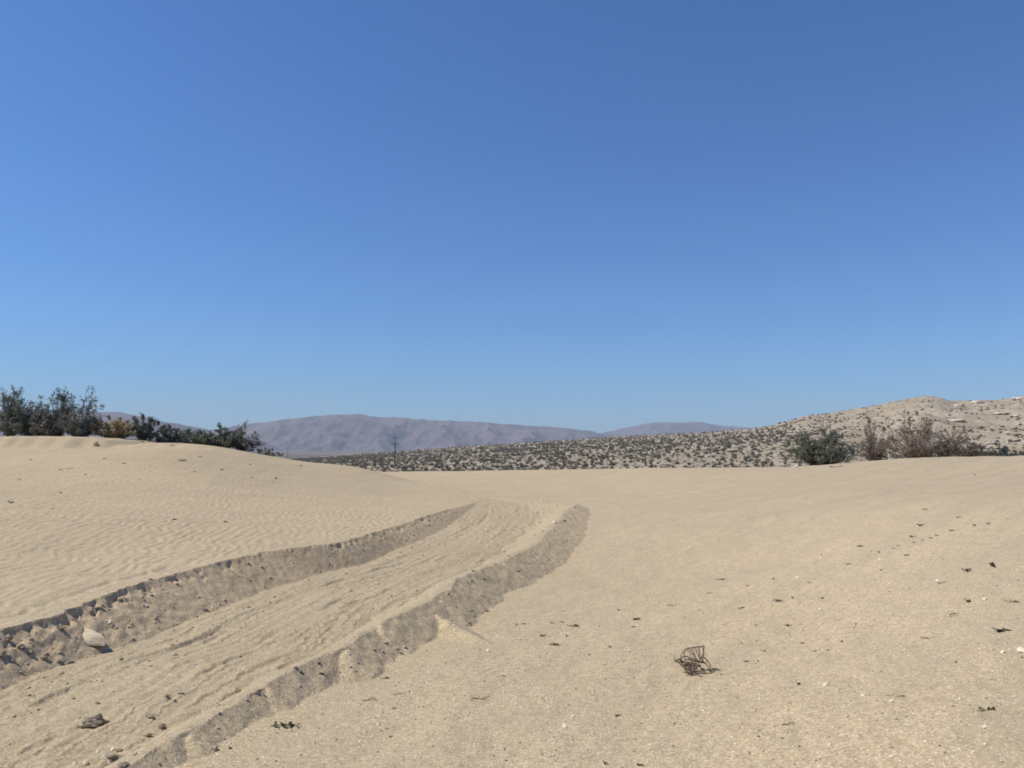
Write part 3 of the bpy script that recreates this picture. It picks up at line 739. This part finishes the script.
def crumbs(n):
    gy = np.exp(rng.uniform(math.log(4.2), math.log(30), n)); lo = ltop_f(gy); hi_ = rcrest_f(gy) + .5
    q = rng.random(n); q = np.where(rng.random(n) < .55, q * .30, q); gx = lo + (hi_ - lo) * q
    z, code = ground_z(gx, gy); keep = (code > 0) & ((code != 2) | (rng.random(n) < .35)); gx, gy, z = gx[keep], gy[keep], z[keep]; n = len(gx)
    s = .0045 * (4.6 ** (rng.random(n) ** 2.6)) * (1 + gy / 30)
    V = IV[None] * (1 + rng.uniform(-.3, .3, (n, len(IV), 1))) * (s[:, None] * rng.uniform(.7, 1.35, (n, 3)) * [1, 1, .75])[:, None]
    V = V + np.stack([gx, gy, z + s * .1], -1)[:, None]
    tag(link('sand_crumbs', mesh_np('sand_crumbs', V.reshape(-1, 3), (IF[None] + np.arange(n)[:, None, None] * len(IV)).reshape(-1, 3), CLODM)), 'loose crumbs of sand along the cut bank and the berm', 'sand crumbs', kind='stuff')
crumbs(3000)

# ------------------------------------------------------------------ leaf litter, twigs and sprigs
def litter_mesh(name, seed, mat, n=5, L=1.0):
    """a small clump of curled dry leaves"""
    rng = np.random.default_rng(seed); b = MB()
    for i in range(n):
        a = rng.uniform(0, 6.28); p = np.array([rng.normal(0, .45), rng.normal(0, .16), .10 + .16 * rng.random()]) * L
        d = np.array([math.cos(a), math.sin(a) * .5, rng.uniform(-.1, .45)]); w = np.array([-math.sin(a), math.cos(a), 0]) * rng.uniform(.12, .24)
        t = np.linspace(-.5, .5, 5); wd = np.array([.05, .8, 1, .75, .05])
        curl = rng.uniform(.2, .7)
        C = p + d * t[:, None] * rng.uniform(.6, 1.0) + np.array([0, 0, 1]) * (curl * t[:, None] ** 2)
        V = np.concatenate([C + w * wd[:, None] + [0, 0, .06], C - w * wd[:, None] + [0, 0, .06], C]); q = []
        for k in range(4): q += [[k, k + 1, 11 + k, 10 + k], [10 + k, 11 + k, 6 + k, 5 + k]]
        b.add(V, q); b.tube(np.stack([[0, 0, .05 * L], (p + [0, 0, .05 * L]) * .5, p]), [.05, .04, .03], 4)
    return b.mesh(name, mat, False)
def twig_mesh(name, seed, mat):
    rng = np.random.default_rng(seed); b = MB()
    t = np.linspace(-1, 1, 7); P = np.stack([t, .18 * np.sin(t * 2 + seed), .10 + .08 * np.cos(t * 3 + seed)], 1) + rng.normal(0, .03, (7, 3))
    b.tube(P, np.linspace(.06, .025, 7), 5)
    for k in (2, 3, 4):
        d = np.array([.35, rng.choice([-1, 1]) * .28, rng.uniform(.02, .2)]); b.tube(np.stack([P[k], P[k] + d * .6, P[k] + d + [.05, 0, .02]]), [.03, .025, .012], 4)
    return b.mesh(name, mat, True)
litters = [litter_mesh('dry_leaf_clump', 200 + i, L_DRY, 4 + i % 3) for i in range(6)]
twigs = [twig_mesh('dry_twig', 220 + i, TWIG) for i in range(4)]
def c7(x, y): return (600 + x / 2.415, 460 + y / 2.415)
def c6(x, y): return (300 + x / 2.494, 460 + y / 2.494)
def c5(x, y): return (x / 2.668, 480 + y / 2.668)
lit = [c7(*q) + (w,) for q, w in [((775,160),9),((757,187),6),((630,210),6),((675,224),5),((740,231),6),((708,215),4),((780,195),4),((815,183),4),((850,172),5),((905,160),6),((938,155),5),((598,253),5),((680,267),4),((888,268),11),((945,257),13),
       ((890,345),10),((968,415),14),((995,345),8),((420,288),5),((358,305),4),((432,342),8),((465,335),6),((537,335),5),((340,360),6),((378,400),4),((457,402),6),((617,397),4),((585,440),6),((550,460),4),((515,463),5),((397,463),5),((490,443),5),((355,488),5),((382,487),4),((342,443),3),
       ((85,387),6),((80,404),4),((25,453),4),((535,230),3),((480,543),8),((860,490),4),((725,573),6),((440,675),5),((42,620),4),((905,37),4),((498,95),3),((785,120),5),((865,140),5),((720,208),4),((760,200),4),((800,190),4),((655,222),3),((505,298),4),((290,290),6),((115,340),3)]]
lit += [c6(*q) + (w,) for q, w in [((608,440),7),((638,463),9),((540,412),5),((558,410),4),((680,416),8),((665,440),5),((630,408),4),((655,406),4),((795,376),5),((838,398),7),((830,417),4),((775,468),4),((722,487),4),((510,540),4),((688,572),4),((793,638),5),((210,546),6),((227,692),6),((238,622),4),
       ((55,537),6),((187,478),6),((215,460),5),((240,478),6),((433,278),6),((547,278),7),((468,378),5),((425,412),6),((428,378),5),((657,153),5),((640,460),3),((285,190),5),((460,300),4),((520,240),4)]]
lit += [c5(*q) + (w,) for q, w in [((30,62),7),((160,35),4),((468,106),5),((603,112),4),((545,350),5),((613,720),7),((688,567),8),((140,78),3),((180,45),3)]]
lit += [(a, b, w) for a, b, w in [(175,520,5),(226,522,4),(276,479,5),(252,478,3),(182,461,6),(124,464,5),(105,459,4),(222,470,4),(250,465,4),(200,457,4),(300,466,4),(172,446,6),(182,461,4),(195,472,3),(150,466,3),(60,470,4),(30,460,4),(85,475,4),(140,480,3),(20,480,3),(605,765,9),(640,766,7)]]
special = {}
LT = 'bits of dry leaf litter scattered on the sand'
for i, (x, y, w) in enumerate(lit):
    p = hit(x, y); s = w * 1.35 * p[1] / F / 2.0
    s = min(s, .16)
    o = link('dry_leaf_clump', litters[i % 6], None, (p[0], p[1], p[2] - .05 * s)); o.scale = (s, s, s); o.rotation_euler = (0, 0, random.uniform(-.9, .9))
    tag(o, 'small dark bit of dry leaf litter lying on the pale sand', 'leaf litter', LT)
for i, (x, y, w, lab) in enumerate([(*c7(828,298), 10, 'dark twig clump beside the bright white stone on the right slope'), (*c7(857,375), 16, 'long dark twig with dead leaves on the right sand slope'),
        (*c7(792,433), 13, 'thick dark dry twig alone on the right sand, above the green sprig'), (*c7(700,570), 9, 'dark twig of a close pair left of the green sprig'), (*c7(458,640), 14, 'dark flat leaf piece on the open sand below the wiry dead shrub'),
        (*c7(265,323), 8, 'thin dark twig lying on the middle of the right slope'), (*c7(175,353), 10, 'small branching twig on the sand right of the berm'),
        (*c6(450,598), 18, 'dry brown curled sprig on the sand in front of the berm'), (*c6(175,600), 16, 'thin pale stick lying slanted on the sand right of the berm'), (*c6(248,585), 12, 'little dark branched twig next to the slanted stick'),
        (786, 467, 12, 'stick on the sand rim below the left of the dark green bush'), (836, 467.5, 14, 'fallen stick on the rim between dark green bush and red shrub'), (262, 692, 10, 'short dark twig on the near crest of the berm'), (70, 469, 7, 'dark twig high on the left dune face')]):
    p = hit(x, y); s = w * p[1] / F / 2.0
    o = link('dry_twig', twigs[i % 4], None, (p[0], p[1], p[2])); o.scale = (s, s, s * 1.2); o.rotation_euler = (0, -.1, .35 if i % 2 else -.2)
    tag(o, lab, 'twig')

def sprig(px, py, wpx, label, seed, n=16, rise=.35):
    rng = np.random.default_rng(seed); p = hit(px, py); s = wpx * p[1] / F
    root = empty('green_sprig', tuple(p)); tag(root, label, 'sprig')
    st = MB(); lf = MB()
    t = np.linspace(-.5, .5, 6); P = np.stack([t * s, .05 * s * np.sin(t * 6), .03 * s + .06 * s * (t + .5)], 1); st.tube(P, np.linspace(.018, .008, 6) * s, 5)
    for k in range(n):
        u = rng.uniform(-.45, .5); b0 = np.array([u * s, 0, .05 * s]); d = np.array([rng.uniform(-.2, .7), rng.uniform(-.6, .6), rng.uniform(.1, 1) * rise * 1.6]); d /= np.linalg.norm(d)
        L = s * rng.uniform(.16, .30); w = np.cross(d, [rng.normal(), rng.normal(), rng.normal()]); w *= L * .22 / np.linalg.norm(w)
        m = b0 + d * L * .5; e = b0 + d * L + [0, 0, -.1 * L]
        V = np.array([b0, m + w, e, m - w, m + [0, 0, .06 * L]]); lf.add(V, [[0, 1, 4, 4], [1, 2, 4, 4], [2, 3, 4, 4], [3, 0, 4, 4]])
    link('stem', st.mesh('stem', TWIG, True), root); link('leaves', lf.mesh('leaves', L_SPRIG), root)
sprig(284, 727, 26, 'flat green leafy sprig on the near sand in front of the berm', 301, 22, .12)
sprig(985, 711, 17, 'upright dark green sprig on the near sand at the right', 302, 16, .6)

# ------------------------------------------------------------------ the wiry dead shrub skeleton on the sand
p = hit(694, 673)
root = empty('dead_shrub', tuple(p)); tag(root, 'small wiry dead shrub like a tangled basket of bare brown twigs on the open sand', 'dead shrub')
k_ = p[1] / F / CP
def W(px, py, dy=0.0): return np.array([(px - 694) * k_, dy, (673.5 - py) * k_])
def spline(P, n=16):
    P = np.asarray(P, float); t = np.linspace(0, len(P) - 1, n); out = []
    Q = np.vstack([2 * P[0] - P[1], P, 2 * P[-1] - P[-2]])
    for u in t:
        i = min(int(u), len(P) - 2); f_ = u - i; a, b, c, d = Q[i:i+4]
        out.append(.5 * (2 * b + (c - a) * f_ + (2*a - 5*b + 4*c - d) * f_**2 + (3*b - a - 3*c + d) * f_**3))
    return np.array(out)
rng = np.random.default_rng(9)
st = MB(); tw = MB(); rt = MB()
# frame loops: tall hoop, low bowl, side arch
st.tube(spline([W(690,672,-.05), W(685,660,-.02), W(686,653,.02), W(694,651,.04), W(706,650,.05)]), .0042, 5)
st.tube(spline([W(706,650,.05), W(704,657,.03), W(702,661,.0), W(707,667,-.03), W(708,671,-.05)]), .0042, 5)
st.tube(spline([W(690,673,-.08), W(698,674,-.12), W(708,671,-.08), W(709,665,.0), W(705,660,.06)]), .0046, 5)
st.tube(spline([W(690,673,-.08), W(683,668,-.06), W(681,663,.0), W(687,660,.07), W(696,664,.1), W(708,667,.06)]), .0046, 5)
st.tube(spline([W(684,664,.0), W(694,664,-.06), W(701,668,-.08), W(708,669,-.04)]), .0036, 5)
# fine twigs fanning down from the top rim, and across the bowl
for i in range(13):
    u = i / 12; top = W(688 + 18 * u, 652 - 2 * u, .03 + .02 * u); low = W(697 + 8 * u + rng.normal(0, 2), 664 + rng.normal(0, 2), rng.normal(0, .03))
    tw.tube(spline([top, (top + low) / 2 + rng.normal(0, .008, 3), low], 8), [.0022] * 8, 4)
for i in range(24):
    a = W(683 + 6 * rng.random(), 661 + 9 * rng.random(), rng.normal(0, .05)); b = W(692 + 14 * rng.random(), 665 + 7 * rng.random(), rng.normal(0, .06))
    tw.tube(spline([a, (a + b) / 2 + rng.normal(0, .02, 3), b], 8), [.0030] * 8, 4)
for i in range(5):
    a = W(681 + 6 * rng.random(), 662 + 8 * rng.random(), rng.normal(0, .04)); b = a + rng.normal(0, .045, 3); b[2] = max(b[2], .005)
    tw.tube(spline([a, (a + b) / 2 + rng.normal(0, .02, 3), b], 7), [.0032] * 7, 4)
# root stub to the left, runner to the right
rt.tube(spline([W(684,664,.0), W(680,661,.0), W(676,663.5,.0)]), np.linspace(.010, .006, 16), 6)
rt.tube(spline([W(683,667,.0), W(679,664,.03), W(676,661.5,.04)]), np.linspace(.008, .004, 16), 6)
st.tube(spline([W(707,670,-.03), W(712,669,-.02), W(717,670,0), W(721,673,0)]), np.linspace(.0045, .003, 16), 5)
link('stems', st.mesh('stems', TWIG, True), root); link('twigs', tw.mesh('twigs', TWIG, True), root); link('root_stub', rt.mesh('root_stub', TWIG, True), root)

# ------------------------------------------------------------------ utility poles
def utility_pole(px, pytop, Y, label, arms):
    x = (px - 512) / F * Y / CP; z = float(ground_z(x, Y, False)[0][0]); top = at_depth(px, pytop, Y)[2]; h = top - z
    root = empty('utility_pole', (x, Y, z)); tag(root, label, 'utility pole')
    b = MB(); b.tube([[0, 0, -1], [0, 0, h * .5], [0, 0, h]], [.21, .18, .14], 8); link('pole', b.mesh('pole', POLEM, True), root)
    for (dz, w) in arms:
        b = MB(); zc = h - dz
        b.tube([[-w, -.2, zc], [0, -.2, zc], [w, -.2, zc]], [.07] * 3, 4); 
        b.tube([[-w * .55, -.2, zc], [-.0, -.15, zc - .6]], [.035] * 2, 4); b.tube([[w * .55, -.2, zc], [.0, -.15, zc - .6]], [.035] * 2, 4)
        arm = link('crossarm', b.mesh('crossarm', POLEM), root)
        for ux in (-.92, -.5, .5, .92):
            c = MB(); c.tube([[ux * w, -.2, zc + .1], [ux * w, -.2, zc + .18], [ux * w, -.2, zc + .26], [ux * w, -.2, zc + .34]], [.05, .10, .08, .04], 6)
            link('insulator', c.mesh('insulator', CERAM, True), arm)
utility_pole(396, 436.5, 262, 'tall wooden power pole with two crossarms standing in the scrub', [(.45, 1.25), (2.45, 1.2)])
utility_pole(289.5, 448, 640, 'faint far-off wooden power pole just above the dune crest', [(.5, 1.2)])

# ------------------------------------------------------------------ outcrops on the right hill
def hill_hit(px, py):
    d = ray(px, py); d = d / d[1]; Yv = np.linspace(230, 800, 3000); g, _ = ground_z(d[0] * Yv, Yv, False); i = np.nonzero(g >= H + d[2] * Yv)[0]
    i = i[0] if len(i) else -1
    return np.array([d[0] * Yv[i], Yv[i], g[i]])
om = [stone_mesh('rock_outcrop', 500 + i, OUTC, 3, .35, (1.3, .9, .55), 8) for i in range(3)]
for i, (x, y, w, hgt, lab) in enumerate([(956,421,13,4,'large white rock ledge in the middle of the right hillside'),(894,423,9,4,'white rock behind the reddish-brown shrubs on the hillside'),(1001,413.5,11,2.5,'thin white ledge high on the right hillside'),
        (1016,416,7,3,'small pale rock at the right edge of the hillside'),(978,403,14,4,'pale rock band along the ridge top'),(958,406,8,3,'small pale rock below the ridge top'),(1019,399,10,4,'pale cream knob on the ridge at the right edge')]):
    p = hill_hit(x, y); s = w * p[1] / F / 1.9
    o = link('rock_outcrop', om[i % 3], None, (p[0], p[1], p[2])); o.scale = (s, s, s * hgt / w * 1.9); o.rotation_euler = (0, 0, random.uniform(-.3, .3)); tag(o, lab, 'rock')

# ------------------------------------------------------------------ haze
HAZE = True
if HAZE:
    m, nt, o = nodes('haze_air')
    v = nt.nodes.new('ShaderNodeVolumePrincipled'); v.inputs['Color'].default_value = (.76, .87, 1.0, 1); v.inputs['Density'].default_value = 7.0e-5; v.inputs['Anisotropy'].default_value = .0
    nt.links.new(v.outputs[0], o.inputs['Volume'])
    bm = bmesh.new(); bmesh.ops.create_cube(bm, size=1); me = bpy.data.meshes.new('haze'); bm.to_mesh(me); bm.free(); me.materials.append(m)
    o = link('haze', me, None, (0, 2500, 300)); o.scale = (36000, 24000, 1000)
    tag(o, 'thin pale blue haze over the whole valley', 'haze', kind='stuff')

# ------------------------------------------------------------------ light, sky, camera
EL, AZ = 54.0, -94.0          # sun height; bearing from the view direction, negative = left
w = bpy.data.worlds.new('World'); sc.world = w; w.use_nodes = True
nt = w.node_tree; bg = nt.nodes['Background']
sky = nt.nodes.new('ShaderNodeTexSky'); sky.sky_type = 'NISHITA'; sky.sun_disc = False
sky.sun_elevation = R(EL); sky.sun_rotation = R(AZ); sky.altitude = 500; sky.air_density = 1.2; sky.dust_density = .6; sky.ozone_density = 8
tint = nt.nodes.new('ShaderNodeMix'); tint.data_type = 'RGBA'; tint.blend_type = 'MULTIPLY'; tint.inputs[0].default_value = 1; tint.inputs[7].default_value = (.69, .925, 1.12, 1)
gam = nt.nodes.new('ShaderNodeGamma'); gam.inputs[1].default_value = 1.14
nt.links.new(sky.outputs[0], tint.inputs[6]); nt.links.new(tint.outputs[2], gam.inputs[0]); nt.links.new(gam.outputs[0], bg.inputs[0]); bg.inputs[1].default_value = .062
sd = bpy.data.lights.new('sun', 'SUN'); sd.energy = 3.6; sd.angle = R(.5); sd.color = (1, .95, .87)
so = bpy.data.objects.new('sun', sd); COL.objects.link(so); so.location = (-40, 20, 60)
so.rotation_euler = (R(90 - EL), 0, R(180 - AZ))     # set below by direction
from mathutils import Vector
dv = Vector((math.sin(R(AZ)) * math.cos(R(EL)), math.cos(R(AZ)) * math.cos(R(EL)), math.sin(R(EL))))
so.rotation_euler = dv.to_track_quat('Z', 'Y').to_euler()
cd_ = bpy.data.cameras.new('camera'); cam = bpy.data.objects.new('camera', cd_); COL.objects.link(cam)
cam.location = (0, 0, H); cam.rotation_euler = (math.pi / 2 + PITCH, 0, 0)
cd_.sensor_fit = 'HORIZONTAL'; cd_.sensor_width = 36; cd_.lens = F / 1024 * 36; cd_.clip_start = .05; cd_.clip_end = 60000
sc.camera = cam
vs = sc.view_settings; vs.view_transform = 'Standard'; vs.look = 'None'; vs.exposure = .48; vs.gamma = 1; vs.use_curve_mapping = False
sc.cycles.volume_bounces = 0; sc.cycles.max_bounces = 5; sc.cycles.use_denoising = True; sc.cycles.denoiser = 'OPENIMAGEDENOISE'; sc.cycles.denoising_input_passes = 'RGB_ALBEDO_NORMAL'; sc.cycles.denoising_prefilter = 'ACCURATE'; sc.cycles.filter_width = 1.8
